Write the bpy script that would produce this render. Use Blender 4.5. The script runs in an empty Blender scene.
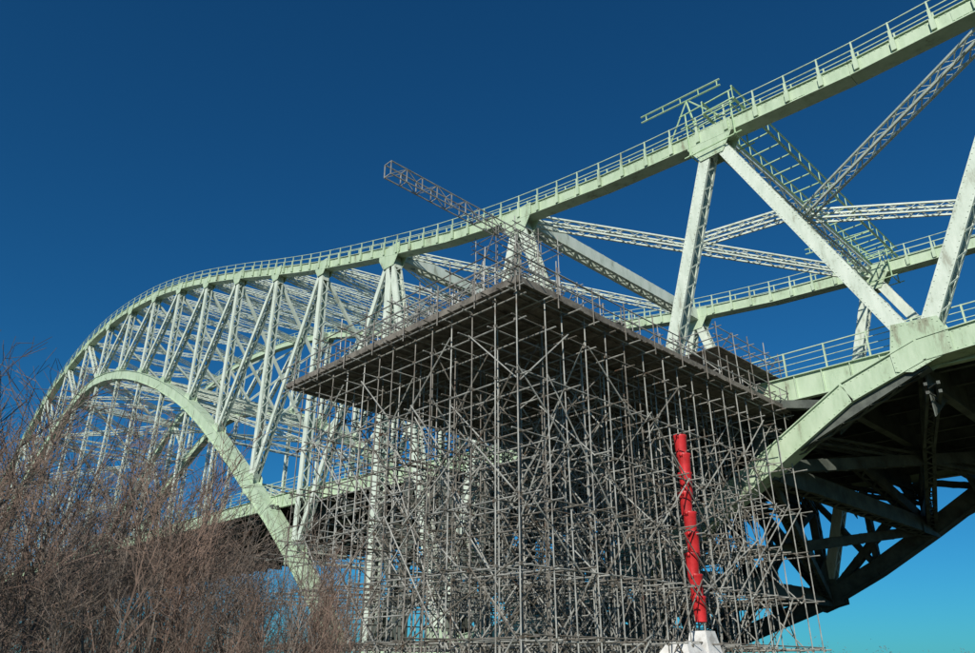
import bpy, math, random
from mathutils import Vector as V
random.seed(7)
Z0=1.6
XN,XF=36.0,61.0
# ------------------------------------------------ mesh helpers
class MB:
    def __init__(s): s.v=[];s.f=[]
    def obox(s,c,ax,ay,az):
        b=len(s.v)
        for i in (-1,1):
            for j in (-1,1):
                for k in (-1,1):
                    s.v.append(c+ax*i+ay*j+az*k)
        for q in ((0,1,3,2),(4,6,7,5),(0,4,5,1),(2,3,7,6),(0,2,6,4),(1,5,7,3)):
            s.f.append(tuple(b+t for t in q))
    def box(s,x0,x1,y0,y1,z0,z1):
        s.obox(V(((x0+x1)/2,(y0+y1)/2,(z0+z1)/2)),V(((x1-x0)/2,0,0)),V((0,(y1-y0)/2,0)),V((0,0,(z1-z0)/2)))
    def beam(s,p,q,w,h,side=V((1,0,0)),off=None):
        p=V(p);q=V(q);d=q-p;L=d.length
        if L<1e-5:return
        d/=L; sd=side-d*side.dot(d)
        if sd.length<1e-3: sd=d.orthogonal()
        sd.normalize(); n=d.cross(sd)
        c=(p+q)/2
        if off: c=c+sd*off[0]+n*off[1]
        s.obox(c,d*L/2,sd*w/2,n*h/2)
    def tube(s,p,q,r,r2=None,n=5):
        p=V(p);q=V(q);d=q-p
        if d.length<1e-5:return
        r2=r if r2 is None else r2
        a=d.orthogonal().normalized();b=d.normalized().cross(a)
        i0=len(s.v)
        for k in range(n):
            t=2*math.pi*k/n;o=a*math.cos(t)+b*math.sin(t)
            s.v.append(p+o*r);s.v.append(q+o*r2)
        for k in range(n):
            j=(k+1)%n
            s.f.append((i0+2*k,i0+2*j,i0+2*j+1,i0+2*k+1))
        if n<=6 and r>0.02:
            s.f.append(tuple(i0+2*k for k in range(n))[::-1]); s.f.append(tuple(i0+2*k+1 for k in range(n)))
    def laced(s,p,q,w,h,side=V((1,0,0)),pitch=None,bar=0.09,t=0.05,lip=0.13,x=False,riv=False):
        """two solid webs (normal to 'side') joined by zig-zag lacing bars"""
        p=V(p);q=V(q);d=q-p;L=d.length;d/=L
        sd=side-d*side.dot(d);sd.normalize();n=d.cross(sd);c=(p+q)/2
        for sg in (-1,1):
            s.obox(c+sd*sg*(w/2),d*L/2,sd*t/2,n*h/2)
            for m in (-1,1):
                s.obox(c+sd*sg*(w/2-lip/2-t/2)+n*m*(h/2-0.02),d*(L/2-.01),sd*lip/2,n*0.018)
                if riv:
                    k=int(L/0.28)
                    for i in range(k):
                        pc=p+d*(i+.5)*L/k+sd*sg*(w/2+t/2+.008)+n*m*(h/2-0.09)
                        s.obox(pc,d*.028,sd*.012,n*.028)
        pitch=pitch or w*0.85
        k=max(2,int(L/pitch))
        for m in (-1,1):
            for i in range(k):
                a=p+d*(i*L/k);b=p+d*((i+1)*L/k);e=1 if i%2 else -1
                for ee in ((e,-e) if x else (e,)):
                    A=a+sd*ee*(w/2-.04)+n*m*(h/2+.012+ (0.012 if ee>0 else 0));B=b-sd*ee*(w/2-.04)+n*m*(h/2+.012+(0.012 if ee>0 else 0))
                    dd=(B-A);l=dd.length;dd/=l
                    s.obox((A+B)/2,dd*l/2,n.cross(dd)*bar/2,n*0.01)
        for e0,e1 in ((0,.06),(.94,1)):
            a=p+d*L*e0;b=p+d*L*e1
            for m in (-1,1):
                s.obox((a+b)/2+n*m*(h/2+.04),d*(b-a).length/2,sd*(w/2-.03),n*.008)
    def lattice(s,p,q,w,h,side,bays,r=0.05,ang=0.07):
        """4 corner angles with lacing on every face"""
        p=V(p);q=V(q);d=q-p;L=d.length;d/=L
        sd=side-d*side.dot(d);sd.normalize();n=d.cross(sd)
        C=[(sd*w/2,n*h/2),(-sd*w/2,n*h/2),(-sd*w/2,-n*h/2),(sd*w/2,-n*h/2)]
        C=[a+b for a,b in C]
        for c in C: s.beam(p+c,q+c,ang*2,ang*2,sd)
        for k in range(4):
            a,b=C[k],C[(k+1)%4]
            for i in range(bays):
                t0=p+d*L*i/bays;t1=p+d*L*(i+1)/bays
                if i%2: s.beam(t0+a,t1+b,ang,ang*.5,sd)
                else: s.beam(t0+b,t1+a,ang,ang*.5,sd)
def mk(name,mb,mat,parent=None,smooth=False):
    me=bpy.data.meshes.new(name)
    me.from_pydata([(v.x,v.y,v.z+Z0) for v in mb.v],[],mb.f)
    me.materials.append(mat)
    if smooth:
        for p in me.polygons:p.use_smooth=True
    o=bpy.data.objects.new(name,me);bpy.context.collection.objects.link(o)
    if parent:o.parent=parent
    return o
def empty(name):
    o=bpy.data.objects.new(name,None);bpy.context.collection.objects.link(o);return o
def interp(tab,y):
    if y<=tab[0][0]:return tab[0][1]
    n=len(tab)
    for i in range(n-1):
        x0,z0=tab[i];x1,z1=tab[i+1]
        if y<=x1:
            def sl(j):
                if j<=0 or j>=n-1:
                    a,b=(0,1) if j<=0 else (n-2,n-1)
                    return (tab[b][1]-tab[a][1])/(tab[b][0]-tab[a][0])
                return (tab[j+1][1]-tab[j-1][1])/(tab[j+1][0]-tab[j-1][0])
            t=(y-x0)/(x1-x0);h=x1-x0
            return (2*t**3-3*t*t+1)*z0+(t**3-2*t*t+t)*h*sl(i)+(-2*t**3+3*t*t)*z1+(t**3-t*t)*h*sl(i+1)
    return tab[-1][1]
# ------------------------------------------------ materials
def mat(name,c1,c2,scale=3,rough=.55,metal=0,c3=None,bump=0,streak=False):
    m=bpy.data.materials.new(name);m.use_nodes=True;nt=m.node_tree;N=nt.nodes;Lk=nt.links
    b=N['Principled BSDF'];b.inputs['Roughness'].default_value=rough;b.inputs['Metallic'].default_value=metal
    tc=N.new('ShaderNodeTexCoord');mp=N.new('ShaderNodeMapping');Lk.new(tc.outputs['Object'],mp.inputs[0])
    if streak: mp.inputs['Scale'].default_value=(1,1,.3)
    no=N.new('ShaderNodeTexNoise');no.inputs['Scale'].default_value=scale;no.inputs['Detail'].default_value=8;no.inputs['Roughness'].default_value=.7
    Lk.new(mp.outputs[0],no.inputs['Vector'])
    r=N.new('ShaderNodeValToRGB');Lk.new(no.outputs['Fac'],r.inputs[0])
    r.color_ramp.elements[0].position=.42;r.color_ramp.elements[0].color=(*c1,1)
    r.color_ramp.elements[1].position=.6;r.color_ramp.elements[1].color=(*c2,1)
    if c3:
        e=r.color_ramp.elements.new(.33);e.color=(*c3,1)
    Lk.new(r.outputs[0],b.inputs['Base Color'])
    if bump:
        bp=N.new('ShaderNodeBump');bp.inputs['Strength'].default_value=bump;bp.inputs['Distance'].default_value=.03
        n2=N.new('ShaderNodeTexNoise');n2.inputs['Scale'].default_value=scale*6;Lk.new(mp.outputs[0],n2.inputs['Vector'])
        Lk.new(n2.outputs['Fac'],bp.inputs['Height']);Lk.new(bp.outputs[0],b.inputs['Normal'])
    return m
PAINT=mat('pale_green_paint',(.39,.50,.34),(.48,.585,.42),1.2,.5,c3=(.25,.27,.18),bump=.1,streak=True)
PALE=mat('weathered_pale_paint',(.52,.59,.49),(.64,.70,.60),1.5,.5,c3=(.34,.36,.28),streak=True)
UNDER=mat('shaded_deck_paint',(.055,.065,.055),(.11,.125,.105),.8,.7,c3=(.05,.035,.025))  # paint darkened to stand in for shade under the deck; brown patches are grime
GALV=mat('galvanised_tube',(.22,.22,.20),(.38,.38,.345),1.6,.45,0,c3=(.12,.085,.055))
OLDG=mat('rusty_tube',(.10,.09,.07),(.20,.185,.16),2.,.6,0,c3=(.10,.05,.03))
BOARD=mat('scaffold_board',(.10,.09,.075),(.20,.18,.15),2.,.8,c3=(.06,.05,.04),bump=.2)
RED=mat('red_chute_plastic',(.46,.018,.02),(.62,.03,.035),2,.45,c3=(.25,.02,.02))
CONC=mat('concrete',(.32,.31,.28),(.45,.44,.40),.7,.85,bump=.2)
WHITE=mat('white_sheeting',(.60,.60,.58),(.78,.78,.76),1,.6,c3=(.4,.39,.36),bump=.3)
BARK=mat('bark',(.10,.08,.065),(.19,.15,.12),1.5,.85)
BARK2=mat('twig_bark',(.12,.08,.06),(.22,.15,.115),.8,.85)
ASPH=mat('asphalt',(.045,.045,.045),(.06,.06,.058),4,.9)
GRASS=mat('ground_grass',(.045,.06,.02),(.10,.10,.045),.3,.95)
WATER=mat('river_water',(.05,.06,.06),(.07,.08,.08),.05,.1)
# ------------------------------------------------ bridge profile tables (relative to eye level)
T=[(-70,20),(-50,25),(-34,28),(-17,29.4),(2.4,29.5),(8.5,29.5),(16.9,30.0),(23.7,30.5),(32.5,31.6),(41.1,33.2),(48,34.9),(61,38.5),(70.4,41.5),(80.8,45),(96.8,49.8),(112,53),(129.6,54.3),(143.4,52.8),(157,48.5),(167,42),(173.6,36),(185,28.5),(200,23),(225,19),(260,15)]
R=[(53,1.3),(56.2,5.0),(60.5,9),(65,12.8),(70.5,16.9),(73.6,19.3),(79.4,23.6),(89.4,30.1),(100.8,35.8),(113.9,40.8),(127,43.6),(135.8,43.3),(143,41),(152,36.5),(160,31),(170,22.5),(180,13.5),(190,5.5),(196,1.3)]
LC=[(-70,12),(-17,12.9),(0,13.2),(5,13.3),(8.5,13.1),(11.5,12.2),(15.3,10.0),(20.7,7.0),(25,5.0),(33,2.4),(41,1.3),(49.5,1.0)]
DK=[(-70,13.5),(17,13.8),(40,14.5),(61,15.4),(129,15.8),(190,15),(260,13.5)]
top=lambda y:interp(T,y);rib=lambda y:interp(R,y);low=lambda y:interp(LC,y);dk=lambda y:interp(DK,y)
sideN=[-51,-34,-17,0,16.8,33,49]
archN=[49,60.8,70.5,80.5,90,99.5,109,119,129,139,148.5,158,167.5,177.5,187.5,197,209]
ext=[209,225,241,258]
topN=sideN+archN[1:]+ext[1:]
bridge=empty('steel_arch_bridge')
def P(x,y,z):return V((x,y,z))
SX=V((1,0,0))
for X,nm in ((XN,'near'),(XF,'far')):
    M=MB();W=MB();ML=MB();near=X==XN
    for a,b in zip(topN[:-1],topN[1:]):
        p=P(X,a,top(a));q=P(X,b,top(b))
        m=P(X,(a+b)/2,top((a+b)/2))
        for u,v in ((p,m),(m,q)):
            M.beam(u,v,.84,.86);
            M.beam(u,v,1.06,.05,off=(0,.455));M.beam(u,v,1.06,.05,off=(0,-.455))
            if near and a<60:
                d=(v-u);L=d.length;d/=L;n=d.cross(SX);k=int(L/.3)
                for i in range(k):
                    for e in (-.33,.33):
                        M.obox(u+d*(i+.5)*L/k+n*e+SX*-.43,d*.028,SX*.014,n*.028)
                for i in range(int(L/4.2)):
                    M.obox(u+d*(i+.7)*4.2+SX*-.43,d*.45,SX*.018,n*.3)
    y=-30.
    H=MB();prev=None
    while y<225:
        step=1.9 if y<75 else 2.6
        t=P(X,y,top(y)+.5)
        for e in (-.5,.5):
            H.box(X+e-.04,X+e+.04,y-.04,y+.04,t.z-.25,t.z+1.1)
            if near or y<60:
                H.box(X+e-.07+(-.06 if e<0 else .06),X+e+.07+(-.06 if e<0 else .06),y-.12,y+.12,t.z-.85,t.z-.15)
                H.box(X+e-.06+(-.06 if e<0 else .06),X+e+.06+(-.06 if e<0 else .06),y-.07,y+.07,t.z-.14,t.z+.45)
        if prev:
            for e in (-.5,.5):
                for hh in (.55,1.07):
                    H.tube(P(X+e,prev.y,prev.z+hh),P(X+e,y,t.z+hh),.032,n=4)
        prev=t;y+=step
    mk(nm+'_top_chord_handrail',H,PAINT,bridge)
    ys=[-50,-34,-17,-8,0,5,8.5,12,16.8,21,25,33,41,49.5]
    for a,b in zip(ys[:-1],ys[1:]):
        u,v=P(X,a,low(a)),P(X,b,low(b))
        ML.beam(u,v,.9,1.0);ML.beam(u,v,1.12,.05,off=(0,.525));ML.beam(u,v,1.12,.05,off=(0,-.525))
        if near:
            d=(v-u);L=d.length;d/=L;n=d.cross(SX);k=int(L/.3)
            for i in range(k):
                for e in (-.4,.4):
                    ML.obox(u+d*(i+.5)*L/k+n*e+SX*-.458,d*.028,SX*.014,n*.028)
    ry=[53,56.5,60.8,65.5,70.5,75.5,80.5,85,90,94.5,99.5,104,109,114,119,124,129,134,139,143.5,148.5,153,158,163,167.5,172,177.5,182,187.5,192,196]
    for a,b in zip(ry[:-1],ry[1:]):
        u,v=P(X,a,rib(a)),P(X,b,rib(b))
        M.beam(u,v,1.0,1.25);M.beam(u,v,1.25,.06,off=(0,.65));M.beam(u,v,1.25,.06,off=(0,-.65))
    web=[(0,8.5),(16.8,8.5),(16.8,25),(33,25),(33,41),(49,41),(-17,-8.5),(0,-8.5),(-17,-25),(-34,-25)]
    for a,b in web:
        W.laced(P(X,a,top(a)),P(X,b,low(b)),.84 if a>-1 else .8,.72,riv=near,pitch=.62,x=False)
    W.laced(P(X,49,top(49)),P(X,49.2,1.2),.84,.8,pitch=.7,x=True)
    for i,y in enumerate(archN):
        if rib(y)>top(y)-3 : continue
        zr=rib(y) if 53<y<196 else 2
        if i not in (0,len(archN)-1):
            W.laced(P(X,y,top(y)),P(X,y,zr),.75,.6,pitch=.9,bar=.1)
        if y<128.9:
            j=archN[i+1]; 
            W.laced(P(X,y,top(y)),P(X,j,rib(j)),.7,.5,pitch=.9,bar=.1)
        if y>129.1:
            j=archN[i-1]
            W.laced(P(X,y,top(y)),P(X,j,rib(j)),.7,.5,pitch=.9,bar=.1)
        if rib(y)>dk(y)+1.5 and 60<y<190:
            W.laced(P(X,y,rib(y)),P(X,y,dk(y)-.6),.5,.4,pitch=.8,bar=.08,lip=.08)
    for a,b in ((209,225),(225,241),(241,258)):
        W.laced(P(X,a,top(a)),P(X,b,13),.7,.5,pitch=1)
    for y in (209,225,241,258): W.laced(P(X,y,top(y)),P(X,y,8),.7,.5,pitch=1)
    W.beam(P(X,196,1.5),P(X,258,10),.9,.9)
    G=MB();GL=MB()
    def gus(G,y,z,pts):
        for e in (-.5,.5):
            b=len(G.v)
            n=len(pts)
            for th in (-.02,.02):
                for (dy,dz) in pts:G.v.append(P(X+e+th,y+dy,z+dz))
            G.f.append(tuple(range(b,b+n)));G.f.append(tuple(range(b+n,b+2*n))[::-1])
            for i in range(n):
                j=(i+1)%n;G.f.append((b+i,b+j,b+n+j,b+n+i))
            if near:
                for i in range(n):
                    p0=pts[i];p1=pts[(i+1)%n];L=math.hypot(p1[0]-p0[0],p1[1]-p0[1])
                    for k in range(int(L/.25)):
                        t=(k+.5)/int(L/.25)
                        G.obox(P(X+e+(.03 if e>0 else -.03),y+(p0[0]+(p1[0]-p0[0])*t)*.92,z+(p0[1]+(p1[1]-p0[1])*t)*.92),V((.012,0,0)),V((0,.03,0)),V((0,0,.03)))
    for y in topN:
        s=1.0 if y<60 else .7
        gus(G,y,top(y),[(-1.5*s,.42),(-1.5*s,-.5*s),(-.75*s,-1.7*s),(.75*s,-1.7*s),(1.5*s,-.5*s),(1.5*s,.42)])
    for y in (8.5,25,41,-8.5,-25):
        gus(GL,y,low(y),[(-1.3,-.42),(-1.3,.45),(-1.0,1.35),(.95,1.5),(1.25,.1),(1.2,-.75),(.5,-.95),(-.5,-.6)])
    for y in archN[1:-1]:
        if 53<y<196: gus(G,y,rib(y),[(-1,-.7),(-1,.7),(-.5,1.3),(.5,1.3),(1,.7),(1,-.7)])
    mk(nm+'_gusset_plates',G,PAINT,bridge)
    mk(nm+'_lower_gusset_plates',GL,PAINT if near else UNDER,bridge)  # far plates coloured dark to imitate shade below the deck
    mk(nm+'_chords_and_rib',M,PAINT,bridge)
    mk(nm+'_lower_chord',ML,PAINT if near else UNDER,bridge)  # far chord uses the darkened copy, its below-deck shade put into the colour
    mk(nm+'_web_members',W,PALE,bridge)
# ------------------------------------------------ lateral bracing
B=MB();mid=(XN+XF)/2
for y in topN:
    if y>200:continue
    if abs(y-33)<1 or abs(y-49)<1:
        B.laced(P(XN+.5,y,top(y)-.2),P(XF-.5,y,top(y)-.2),1.0,1.1,V((0,1,0)),pitch=.9,bar=.22,lip=.22)
    else:
        B.lattice(P(XN+.5,y,top(y)-.1),P(XF-.5,y,top(y)-.1),.7,.8,V((0,1,0)),22,ang=.06)
for a,b in zip(topN[:-1],topN[1:]):
    if a>190:continue
    if a<33:
        if -17<=a<10:
            for X in (XN,XF):
                B.lattice(P(X,a,top(a)-.1),P(mid,b,top(b)-.1),.65,.7,V((0,0,1)).cross(V((mid-X,b-a,0))),22,ang=.065)
    else:
        B.lattice(P(XN,a,top(a)-.15),P(XF,b,top(b)-.15),.5,.5,V((0,1,0)),22,ang=.05)
        B.lattice(P(XF,a,top(a)+.15),P(XN,b,top(b)+.15),.5,.5,V((0,1,0)),22,ang=.05)
B.lattice(P(XN,33,top(33)-.2),P(XF,16.8,top(16.8)-.2),.6,.7,V((0,1,0)),28,ang=.065)
B.lattice(P(mid-1,16.8,top(16.8)-.1),P(mid-1.5,25,top(25)-.1),.6,.7,V((1,0,0)),9,ang=.065)
for i,y in enumerate(archN[1:-1]):
    r=rib(y)
    if not 56<y<194: continue
    B.lattice(P(XN,y,r),P(XF,y,r),.6,.8,V((0,1,0)),20,ang=.06)
    if r>dk(y)+7 or r<dk(y)-2:
        j=archN[i+2]
        if 56<j<194:
            B.lattice(P(XN,y,r),P(XF,j,rib(j)),.45,.45,V((0,1,0)),20,ang=.05)
            B.lattice(P(XF,y,r+.2),P(XN,j,rib(j)+.2),.45,.45,V((0,1,0)),20,ang=.05)
    zt=top(y)-1;zb=max(r+1,dk(y)+7)
    if zt-zb>4:
        B.beam(P(XN,y,zt),P(mid,y,zb),.3,.3,V((0,1,0)));B.beam(P(XF,y,zt),P(mid,y,zb),.3,.3,V((0,1,0)))
mk('lateral_bracing',B,PALE,bridge)
# ------------------------------------------------ deck
D=MB();E=MB();U=MB();RD=MB()
XA,XB=XN+.62,XF-.62
ys=[-50+4.2*i for i in range(74)]
for a,b in zip(ys[:-1],ys[1:]):
    za,zb=dk(a),dk(b)
    U.beam(P(mid,a,za-.12),P(mid,b,zb-.12),XB-XA-.2,.24)
    RD.beam(P(mid,a,za+.03),P(mid,b,zb+.03),16,.05)
    for X,s in ((XA,-1),(XB,1)):
        E.beam(P(X,a,za-.6),P(X,b,zb-.6),.05,1.2)
        for e in (0.02,-1.23):
            E.beam(P(X,a,za+e),P(X,b,zb+e),.34,.05)
        for k in range(3):
            yy=a+1.4*k+.3; E.box(X+s*.03,X+s*.14,yy-.02,yy+.02,dk(yy)-1.2,dk(yy)-.01)
        for hh in (.35,.7,1.05,1.35):
            D.tube(P(X,a,za+hh),P(X,b,zb+hh),.035 if hh>1.3 else .022,n=4)
        for k in range(2):
            yy=a+2.1*k;D.box(X-.04,X+.04,yy-.04,yy+.04,dk(yy),dk(yy)+1.38)
    U.box(XA+.1,XB-.1,a-.03,a+.03,za-1.9,za-.25)
    U.box(XA+.1,XB-.1,a-.2,a+.2,za-1.96,za-1.902)
    for xs in range(9):
        xx=XN+2.2+xs*2.6
        U.beam(P(xx,a+.04,za-.6),P(xx,b-.04,zb-.6),.03,.68)
        U.beam(P(xx,a+.21,za-.97),P(xx,b-.21,zb-.97),.25,.04)
    if a<60:
        for X,s in ((XA,1),(XB,-1)):
            bb=len(U.v)
            for th in (-.025,.025):
                U.v+= [P(X+s*.1,a+th+.05,za-1.2),P(X+s*.1,a+th+.05,za-3.4),P(X+s*3.0,a+th+.05,za-1.9),P(X+s*3.0,a+th+.05,za-1.2)]
            U.f+=[(bb,bb+1,bb+2,bb+3),(bb+7,bb+6,bb+5,bb+4),(bb,bb+4,bb+5,bb+1),(bb+1,bb+5,bb+6,bb+2)]
for y in (0,8.5,16.8,25,33,41,49.5):
    z=low(y)
    if z<12.5:
        U.laced(P(XN,y,z),P(XF,y,z),.9,1.0,V((0,1,0)),pitch=1.0,bar=.2,lip=.2)
        U.laced(P(XN,y,z),P(mid,y,dk(y)-1.9),.7,.7,V((0,1,0)),pitch=.8,bar=.14,lip=.18)
        U.laced(P(XF,y,z),P(mid,y,dk(y)-1.9),.7,.7,V((0,1,0)),pitch=.8,bar=.14,lip=.18)
        if z<9:
            U.laced(P(XN,y,dk(y)-2.2),P(mid,y,z),.5,.5,V((0,1,0)),pitch=.8,bar=.12,lip=.15)
            U.laced(P(XF,y,dk(y)-2.2),P(mid,y,z),.5,.5,V((0,1,0)),pitch=.8,bar=.12,lip=.15)
            U.laced(P(mid,y,z),P(mid,y,dk(y)-1.9),.5,.5,V((0,1,0)),pitch=.8,bar=.12,lip=.15)
        for X,s in ((XN,1),(XF,-1)):
            bb=len(U.v)
            for th in (-.03,.03):
                U.v+= [P(X+s*.5,y+th-.5,z-.6),P(X+s*3.6,y+th-.5,z-.6),P(X+s*3.6,y+th-.5,z+.6),P(X+s*.5,y+th-.5,z+3.0)]
            U.f+=[(bb,bb+1,bb+2,bb+3),(bb+7,bb+6,bb+5,bb+4),(bb+2,bb+6,bb+7,bb+3)]
    for X in (XN,XF):
        if z<12: U.laced(P(X,y,z),P(X,y,dk(y)-1.1),.7,.6,pitch=.7,bar=.14,lip=.18)
lows=[8.5,16.8,25,33,41,49.5]
for a,b in zip(lows[:-1],lows[1:]):
    U.laced(P(XN,a,low(a)-.1),P(XF,b,low(b)-.1),.6,.6,V((0,1,0)),pitch=.8,bar=.12,lip=.15)
    U.laced(P(XF,a,low(a)+.1),P(XN,b,low(b)+.1),.6,.6,V((0,1,0)),pitch=.8,bar=.12,lip=.15)
    # bottom laterals of the deck grid
    U.lattice(P(XN,a,dk(a)-2.3),P(XF,b,dk(b)-2.3),.5,.4,V((0,1,0)),24,ang=.07)
    U.lattice(P(XF,a,dk(a)-2.6),P(XN,b,dk(b)-2.6),.5,.4,V((0,1,0)),24,ang=.07)
    m=(a+b)/2
    for X in (XN,XF):
        U.laced(P(X,a,dk(a)-1.2),P(X,b,low(b)),.6,.5,pitch=.7,bar=.14,lip=.18)
        U.laced(P(X,m,low(m)),P(X,b,dk(b)-1.2),.5,.4,pitch=.7,bar=.12,lip=.14)
        if low(m)<11: U.laced(P(X,m,low(m)),P(X,m,dk(m)-1.2),.5,.4,pitch=.7,bar=.12,lip=.14)
for y in (60.8,65.6,):
    for X in (XN,XF): U.laced(P(X,y,rib(y)),P(X,y,dk(y)-1.1),.7,.5,pitch=.8)
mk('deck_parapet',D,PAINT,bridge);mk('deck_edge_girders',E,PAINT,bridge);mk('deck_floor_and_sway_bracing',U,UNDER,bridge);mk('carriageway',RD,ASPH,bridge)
PR=MB()
for X in (XN,XF):
    for y0 in (51.2,200):
        zt=.6
        PR.box(X-3,X+3,y0-5,y0+5,-9,zt-1);PR.box(X-3.4,X+3.4,y0-5.4,y0+5.4,zt-1,zt-.4);PR.box(X-1.2,X+1.2,y0-4,y0+4,zt-.4,zt+.2)
PR.box(XN-2,XF+2,-62,-50,-9,13)
mk('concrete_piers',PR,CONC,bridge)
def lamp(x,y,s):
    m=MB();z=dk(y)
    m.tube(P(x,y,z),P(x,y,z+1.2),.11,.11,8);m.tube(P(x,y,z+1.2),P(x,y,z+8),.075,.05,8)
    m.tube(P(x,y,z+8),P(x+s*.6,y,z+8.5),.045,.04,6);m.tube(P(x+s*.6,y,z+8.5),P(x+s*1.5,y,z+8.6),.04,.035,6)
    m.obox(P(x+s*1.9,y,z+8.58),V((.42,0,0)),V((0,.14,0)),V((0,0,.07)))
    m.box(x-.2,x+.2,y-.2,y+.2,z,z+.08)
    mk('street_lamp',m,GALV)
for y in (28,62,98,134): lamp(XN+3,y,1)
# ------------------------------------------------ maintenance gantry over the top chords
Gt=MB();zt=31.0
for yy in (14.6,16.6):
    for hz in (0,.9):
        Gt.tube(P(XN-1.2,yy,zt+hz),P(XF+1,yy,zt+hz),.06 if hz else .09,n=5)
    n=18
    for i in range(n):
        x0=XN-1.2+i*(XF+2.2-XN)/n;x1=x0+(XF+2.2-XN)/n
        Gt.tube(P(x0,yy,zt),P(x0,yy,zt+.9),.035,n=4)
        if yy<15: Gt.tube(P(x0,yy,zt),P(x0,16.6,zt),.05,n=4)
for X in (XN,XF):
    for yy in (15,18):
        for e in (-.8,.8):
            Gt.tube(P(X+e,yy,zt-2.2),P(X+e,yy,zt+1.0),.05,n=5)
        Gt.tube(P(X-.9,yy,zt-2.2),P(X+.9,yy,zt-2.2),.05,n=5)
        Gt.tube(P(X-.9,yy,zt+.1),P(X+.9,yy,zt+.1),.05,n=5)
    for e in (-.8,.8):
        for hz in (-2.2,0.05,1.0): Gt.tube(P(X+e,14.6,zt+hz),P(X+e,18.4,zt+hz),.045,n=4)
    for hz in (2.15,2.6):
        Gt.tube(P(X-.4,15.6,zt+hz),P(X-.4,21.4,zt+hz+.45),.06,n=5)
    for k in range(5): Gt.tube(P(X-.4,15.8+k*1.3,zt+2.17+.1*k),P(X-.4,15.8+k*1.3,zt+2.62+.1*k),.04,n=4)
    Gt.tube(P(X-.4,17.6,zt),P(X-.4,18.0,zt+2.3),.06,n=5);Gt.tube(P(X-.4,16,zt),P(X-.4,17.8,zt+2.2),.05,n=5)
    Gt.tube(P(X-.4,19.6,zt-.5),P(X-.4,18.0,zt+2.3),.05,n=5)
GP=mat('gantry_green_paint',(.34,.50,.27),(.46,.60,.38),2,.5)
mk('maintenance_gantry',Gt,GP)
# ------------------------------------------------ scaffolding
scaf=empty('tube_scaffolding')
A=MB();A2=MB();C=MB();Bd=MB()
NX,NY=17,13
gx=[16.7+1.22*i for i in range(NX)];gy=[15.5+1.12*i for i in range(NY)]
lifts=[-1.2,.85,2.85,4.85,6.85,8.85,10.75,11.7]
R0=.027
def jit(s=.06):return random.uniform(-s,s)
def rt(p,q):
    (A if random.random()<.68 else A2).tube(p,q,R0,n=5)
for i,x in enumerate(gx):
    for j,y in enumerate(gy):
        edge=i==0 or j==0
        if not edge and random.random()<.08:continue
        t=11.8 if not edge else 12.8+random.random()*.5
        xx,yy=x+jit(.12),y+jit(.12)
        rt(P(xx+jit(.05),yy+jit(.05),-1.6),P(xx+jit(.05),yy+jit(.05),t))
        A.box(xx-.08,xx+.08,yy-.08,yy+.08,-1.6,-1.585)
        if i<3 or j<3:
            for l in lifts: C.obox(P(xx+jit(.03),yy+jit(.03),l+jit(.04)),V((.05,0,0)),V((0,.05,0)),V((0,0,.045)))
for l in lifts:
    for x in gx:
        rt(P(x+.05,gy[0]-.25-random.random()*.5,l+jit(.07)),P(x+.05,gy[-1]+.3+random.random()*.6,l+jit(.07)))
    for y in gy:
        rt(P(gx[0]-.25-random.random()*.5,y+.05,l+.06+jit(.07)),P(gx[-1]+.3+random.random()*.6,y+.05,l+.06+jit(.07)))
for _ in range(90):
    l=random.choice(lifts[:-1])+1+jit(.35)
    if random.random()<.5:
        x=random.choice(gx)+.1;k=random.randrange(NY-4);rt(P(x,gy[k]-.3,l),P(x,gy[k+4]+.4,l+jit(.05)))
    else:
        y=random.choice(gy)+.1;k=random.randrange(NX-5);rt(P(gx[k]-.3,y,l),P(gx[k+5]+.4,y,l+jit(.05)))
for j,y in enumerate(gy):
    for k in range((j*3)%4,NX-2,4 if j%2 else 3):
        dr=1 if (k+j)%2 else -1
        for li in range(0,6):
            a,b=(k,k+2) if (li%2==0)==(dr>0) else (k+2,k)
            if random.random()<.75: rt(P(gx[a]+jit(.2),y-.08,lifts[li]-.2+jit(.15)),P(gx[b]+jit(.2),y-.08,lifts[li+1]+.2+jit(.15)))
    for _ in range(9 if j<3 else 5):
        w_=random.choice((3,4,5));k=random.randrange(NX-w_);li=random.randrange(4);d=random.choice((0,1))
        rt(P(gx[k+w_*d],y-.11,lifts[li]-.2),P(gx[k+w_*(1-d)],y-.11,lifts[li+random.choice((1,2,3))]+.25))
for i,x in enumerate(gx):
    for k in range((i*2)%3,NY-2,4 if i%2 else 3):
        dr=1 if (k+i)%2 else -1
        for li in range(0,6):
            a,b=(k,k+2) if (li%2==0)==(dr>0) else (k+2,k)
            if random.random()<.75: rt(P(x-.08,gy[a]+jit(.2),lifts[li]-.2+jit(.15)),P(x-.08,gy[b]+jit(.2),lifts[li+1]+.2+jit(.15)))
    for _ in range(8 if i<3 else 4):
        w_=random.choice((3,4,5));k=random.randrange(NY-w_);li=random.randrange(4);d=random.choice((0,1))
        rt(P(x-.11,gy[k+w_*d],lifts[li]-.2),P(x-.11,gy[k+w_*(1-d)],lifts[li+random.choice((1,2,3))]+.25))
px0,px1,py0,py1=16.4,36.6,15.25,30.0
x=px0
while x<px1-.2:
    yb=py0-random.random()*.15
    while yb<py1:
        L=min(3.9,py1-yb)
        Bd.box(x,x+.222,yb+.01,yb+L-.01,11.94+jit(.008),11.985)
        yb+=3.9
    x+=.23
y=py0+.1
while y<py1:
    A2.tube(P(px0-.15-random.random()*.3,y,11.88),P(px1+.2,y,11.88),R0,n=5)
    y+=.62
for xx in (px0,px0+1.4): A.tube(P(xx,py0-.3,11.8),P(xx,py1+.4,11.8),R0,n=5)
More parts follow.
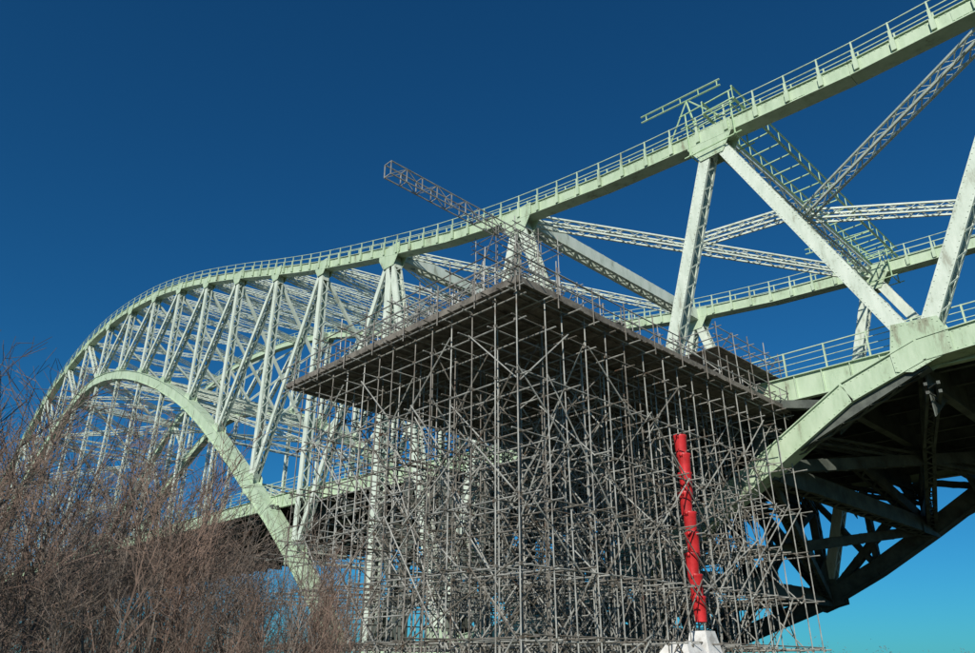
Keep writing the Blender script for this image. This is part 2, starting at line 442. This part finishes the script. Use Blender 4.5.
Bd.box(px0-.03,px0+.01,py0,py1,11.95,12.2);Bd.box(px0,px1,py0-.05,py0-.01,11.95,12.2);Bd.box(px0,px1,py1+.01,py1+.05,11.95,12.2)
for h in (12.5,13.0):
    A.tube(P(px0-.05,py0-.8,h),P(px0-.05,py1+.5,h),R0,n=5);A.tube(P(px0-.8,py0-.08,h),P(px1+.6,py0-.08,h),R0,n=5)
    A.tube(P(px0,py1,h),P(px1,py1,h),R0,n=5);A.tube(P(px1,py0,h),P(px1,py1,h),R0,n=5)
y=py0
while y<py1: A2.tube(P(px0-.1,y,11.6),P(px0-.1,y,13.1+random.random()*.25),R0,n=5);y+=2.0
x=px0
while x<px1: A2.tube(P(x,py0-.1,11.6),P(x,py0-.1,13.1+random.random()*.3),R0,n=5);x+=2.0
def tower(x0,x1,y0,y1,z1,st=1.5,bd=False,step=2.0):
    nx=max(1,round((x1-x0)/st));ny=max(1,round((y1-y0)/st))
    X=[x0+(x1-x0)*i/nx for i in range(nx+1)];Y=[y0+(y1-y0)*i/ny for i in range(ny+1)]
    Zs=[];z=13.0
    while z<z1-.3: Zs.append(z);z+=step
    Zs.append(z1-.15);Zs.append(z1-.65)
    Zs=sorted(Zs)
    for x in X:
        for y in Y: rt(P(x+jit(.04),y+jit(.04),12),P(x+jit(.06),y+jit(.06),z1+random.random()*.6))
    for z in Zs:
        for x in X: rt(P(x,y0-.3,z),P(x,y1+.4,z+jit(.04)))
        for y in Y: rt(P(x0-.3,y,z+.06),P(x1+.4,y,z+.06+jit(.04)))
    for x in X:
        for _ in range(1+ny//2):
            k=random.randrange(ny);zi=random.randrange(max(1,len(Zs)-2));a,b=(k,k+1) if random.random()<.5 else (k+1,k)
            rt(P(x-.05,Y[a],Zs[zi]-.2),P(x-.05,Y[b],Zs[min(zi+2,len(Zs)-1)]+.2))
    if bd:
        zt=z1-1.15
        k=x0
        while k<x1: Bd.box(k,k+.21,y0,y1,zt,zt+.04);k+=.24
tower(17.0,19.0,17.5,28.5,14.2,st=2.0)
tower(19.5,22.5,18.5,28.5,15.4,st=1.8)
tower(22.5,27.5,20,30,17.2,st=1.8,bd=True)
tower(24.2,27.5,22.5,25.5,21.2,st=1.5)
tower(26,34,17.2,20,14.3,st=1.9)
tower(28.5,35.2,23.5,31,17.6,st=1.9,bd=True)
tower(31,37.5,15.8,18.2,15.3,st=1.6,bd=True)
for i in range(9):
    for j in range(4):
        x=19+1.9*i;y=29.6+1.6*j
        if random.random()<.85: rt(P(x,y,-1.6),P(x+jit(.1),y+jit(.1),random.choice([4.2,5.5,6.3]) if j>0 else 11.7))
for l in (.9,2.9,4.9):
    for i in range(9): rt(P(19+1.9*i,28.6,l),P(19+1.9*i,34.9+jit(.5),l+jit(.1)))
    for j in range(4): rt(P(18,29.6+1.6*j,l+.05),P(36,29.6+1.6*j,l+.05+jit(.1)))
mk('galvanised_tubes',A,GALV,scaf);mk('weathered_tubes',A2,OLDG,scaf);mk('couplers',C,OLDG,scaf);mk('boards',Bd,BOARD,scaf)
LB=MB()
y=24.6;z=21.9;x0,x1=17.6,28.5
for e in (0,.75): 
    for w in (0,.5): LB.tube(P(x0,y+w,z+e),P(x1,y+w,z+e),.04,n=6)
n=11
for i in range(n+1):
    xx=x0+(x1-x0)*i/n
    for w in (0,.5):
        LB.tube(P(xx,y+w,z),P(xx,y+w,z+.75),.03,n=4)
        if i<n: LB.tube(P(xx,y+w,z+(.75 if i%2 else 0)),P(x0+(x1-x0)*(i+1)/n,y+w,z+(0 if i%2 else .75)),.025,n=4)
    LB.tube(P(xx,y,z),P(xx,y+.5,z),.025,n=4);LB.tube(P(xx,y,z+.75),P(xx,y+.5,z+.75),.025,n=4)
mk('lattice_beam',LB,GALV,scaf)
# ------------------------------------------------ rubble chute
ch=empty('rubble_chute')
M=MB();cx,cy=26.6,15.75
z=8.8;i=0
while z>1.9:
    off=.05*math.sin(i*1.7)-.01*i;oy=.04*math.cos(i*2.1)
    n=16;b=len(M.v)
    prof=[(.285,0),(.295,-.04),(.265,-.10),(.215,-.86),(.21,-.9)]
    for r,dz in prof:
        for k in range(n):
            t=2*math.pi*k/n;M.v.append(P(cx+off+dz*.04*math.sin(i*2.3)+r*math.cos(t),cy+oy+r*math.sin(t),z+dz))
    for q in range(len(prof)-1):
        for k in range(n):
            j=(k+1)%n;M.f.append((b+q*n+k,b+q*n+j,b+(q+1)*n+j,b+(q+1)*n+k))
    for s in (-1,1):
        M.tube(P(cx+off+s*.3,cy+oy-.05,z-.02),P(cx+off+s*.28,cy+oy-.05,z-.85),.013,n=4)
        M.box(cx+off+s*.3-.03,cx+off+s*.3+.03,cy+oy-.1,cy+oy,z-.14,z)
    z-=.78;i+=1
mk('chute_sections',M,RED,ch,True)
S=MB()
def hexa(x0,x1,y0,y1,z0,x2,x3,y2,y3,z1):
    b=len(S.v)
    for x,y,z in ((x0,y0,z0),(x1,y0,z0),(x1,y1,z0),(x0,y1,z0),(x2,y2,z1),(x3,y2,z1),(x3,y3,z1),(x2,y3,z1)):S.v.append(P(x,y,z))
    for q in ((0,3,2,1),(4,5,6,7),(0,1,5,4),(1,2,6,5),(2,3,7,6),(3,0,4,7)):S.f.append(tuple(b+t for t in q))
hexa(cx-.9,cx+.9,cy-.8,cy+.8,-1.5,cx-1.7,cx+1.7,cy-.9,cy+.9,.3)
hexa(cx-1.75,cx+1.75,cy-.95,cy+.95,.3,cx-1.75,cx+1.75,cy-.95,cy+.95,.42)
hexa(cx-.5,cx+.5,cy-.5,cy+.5,.43,cx-.33,cx+.33,cy-.33,cy+.33,1.35)
hexa(cx-2.0,cx-.6,cy-.6,cy+.8,.43,cx-1.6,cx-.8,cy-.3,cy+.5,.95)
mk('rubble_skip',S,WHITE)
# ------------------------------------------------ bare trees
def tree(h,stems,seed):
    rnd=random.Random(seed);m=MB()
    def rd(s):return V((rnd.uniform(-s,s),rnd.uniform(-s,s),rnd.uniform(-s,s)))
    def path(p,d,L,r0,r1,n,wob,up,l):
        pts=[]
        for i in range(n):
            d=(d+rd(wob)+V((0,0,up))).normalized()
            q=p+d*L/n;a=r0+(r1-r0)*i/n;b=r0+(r1-r0)*(i+1)/n
            m.tube(p,q,a,b,n=5 if a>.018 else 3)
            pts.append((q,d,b,(i+1)/n));p=q
        for q,dd,r,t in pts:
            if l==3 and t>.22:
                for _ in range(rnd.choice((1,2)) if t<.6 else 2):
                    s=rd(1);s.z=abs(s.z)*.6;s=(dd*.9+s.normalized()*.7).normalized()
                    path(q,s,h*rnd.uniform(.16,.34)*(1.2-t*.6),max(r*.55,.008),.0045,5,.15,.08,2)
            elif l==2 and t>.15:
                for _ in range(rnd.choice((1,1,2))):
                    s=(dd*.9+rd(1).normalized()*.8).normalized()
                    path(q,s,h*rnd.uniform(.06,.16),.0052,.0034,3,.2,.06,1)
            elif l==1 and rnd.random()<.6:
                s=(dd+rd(1).normalized()*.8).normalized()
                path(q,s,h*rnd.uniform(.03,.07),.004,.003,1,.1,0,0)
    for s in range(stems):
        a=rnd.uniform(0,6.28);t=rnd.uniform(.02,.30)
        d=V((math.cos(a)*t,math.sin(a)*t,1)).normalized()
        path(V((math.cos(a)*t*1.4,math.sin(a)*t*1.4,-.1)),d,h*rnd.uniform(.7,1),.042*h/5,.008,9,.09,.02,3)
    return m
vars_=[]
for k in range(6):
    m=tree(5.0,3,100+k)
    me=bpy.data.meshes.new('bare_tree_mesh')
    zmax=max(v.z for v in m.v)
    me.from_pydata([(v.x,v.y,v.z) for v in m.v],[],m.f);me.materials.append(BARK2 if k%2 else BARK)
    vars_.append((me,zmax))
rr=random.Random(11)
NT=56
for k in range(NT):
    az=9+25.5*(k+rr.random())/NT;d=rr.uniform(10,22)
    f=max(0,(az-12.8)/(33-12.8))
    e=.385*(1-f)+.145*f
    e*=rr.choice((.42,.52,.65,.8,.92,1.0))
    h=e*d+1.6
    me,zm=rr.choice(vars_)
    o=bpy.data.objects.new('bare_tree',me);bpy.context.collection.objects.link(o)
    a=math.radians(az);o.location=(d*math.sin(a),d*math.cos(a),0)
    s=h/zm;o.scale=(s*1.05,s*1.05,s);o.rotation_euler=(0,0,rr.uniform(0,6.28))
DT=MB();rd=random.Random(3)
for k in range(200):
    a=math.radians(rd.uniform(20,100));d=rd.uniform(330,420);h=rd.uniform(5,11)
    c=P(d*math.sin(a),d*math.cos(a),-1.6)
    DT.tube(c,c+V((0,0,h*.5)),.3,.2,4)
    for _ in range(60):
        o=V((rd.gauss(0,1.6),rd.gauss(0,1.6),h*.35+abs(rd.gauss(0,.3))*h))
        q=c+o;s=rd.uniform(.3,.8)
        DT.tube(q,q+V((rd.uniform(-1,1),rd.uniform(-1,1),rd.uniform(.2,1)))*s*1.5,.12,.02,3)
mk('distant_treeline',DT,BARK)
g=MB()
g.v=[P(-3000,-3000,-1.6),P(3000,-3000,-1.6),P(3000,3000,-1.6),P(-3000,3000,-1.6)];g.f=[(0,1,2,3)]
mk('ground',g,GRASS)
w=MB();w.v=[P(-3000,75,-1.596),P(3000,75,-1.596),P(3000,190,-1.596),P(-3000,190,-1.596)];w.f=[(0,1,2,3)]
mk('river',w,WATER)
# ------------------------------------------------ light and camera
sx,sy,el=-.88,-.44,math.radians(31)
az=math.atan2(sx,sy)
S_=V((math.sin(az)*math.cos(el),math.cos(az)*math.cos(el),math.sin(el)))
ld=bpy.data.lights.new('sun','SUN');ld.energy=4.9;ld.angle=math.radians(.5);ld.color=(1,.95,.86)
lo=bpy.data.objects.new('sun',ld);bpy.context.collection.objects.link(lo);lo.rotation_euler=S_.to_track_quat('Z','Y').to_euler()
w=bpy.data.worlds.new('World');bpy.context.scene.world=w;w.use_nodes=True;nt=w.node_tree
bg=nt.nodes['Background'];sk=nt.nodes.new('ShaderNodeTexSky');sk.sky_type='NISHITA';sk.sun_disc=False
sk.sun_elevation=el;sk.sun_rotation=az;sk.air_density=1.0;sk.dust_density=.2;sk.ozone_density=3
mx=nt.nodes.new('ShaderNodeMix');mx.data_type='RGBA';mx.blend_type='MULTIPLY';mx.inputs[0].default_value=1
mx.inputs[7].default_value=(.12,.60,.92,1)
nt.links.new(sk.outputs[0],mx.inputs[6]);nt.links.new(mx.outputs[2],bg.inputs[0]);bg.inputs[1].default_value=.08
cd=bpy.data.cameras.new('camera');co=bpy.data.objects.new('camera',cd);bpy.context.collection.objects.link(co)
co.location=(0,0,Z0);co.rotation_euler=(math.radians(90+24.70),0,math.radians(-44.5));cd.sensor_width=36;cd.lens=36*750/975
cd.clip_end=6000;cd.clip_start=.1
sc=bpy.context.scene;sc.camera=co
sc.view_settings.view_transform='Standard';sc.view_settings.look='None';sc.view_settings.exposure=0
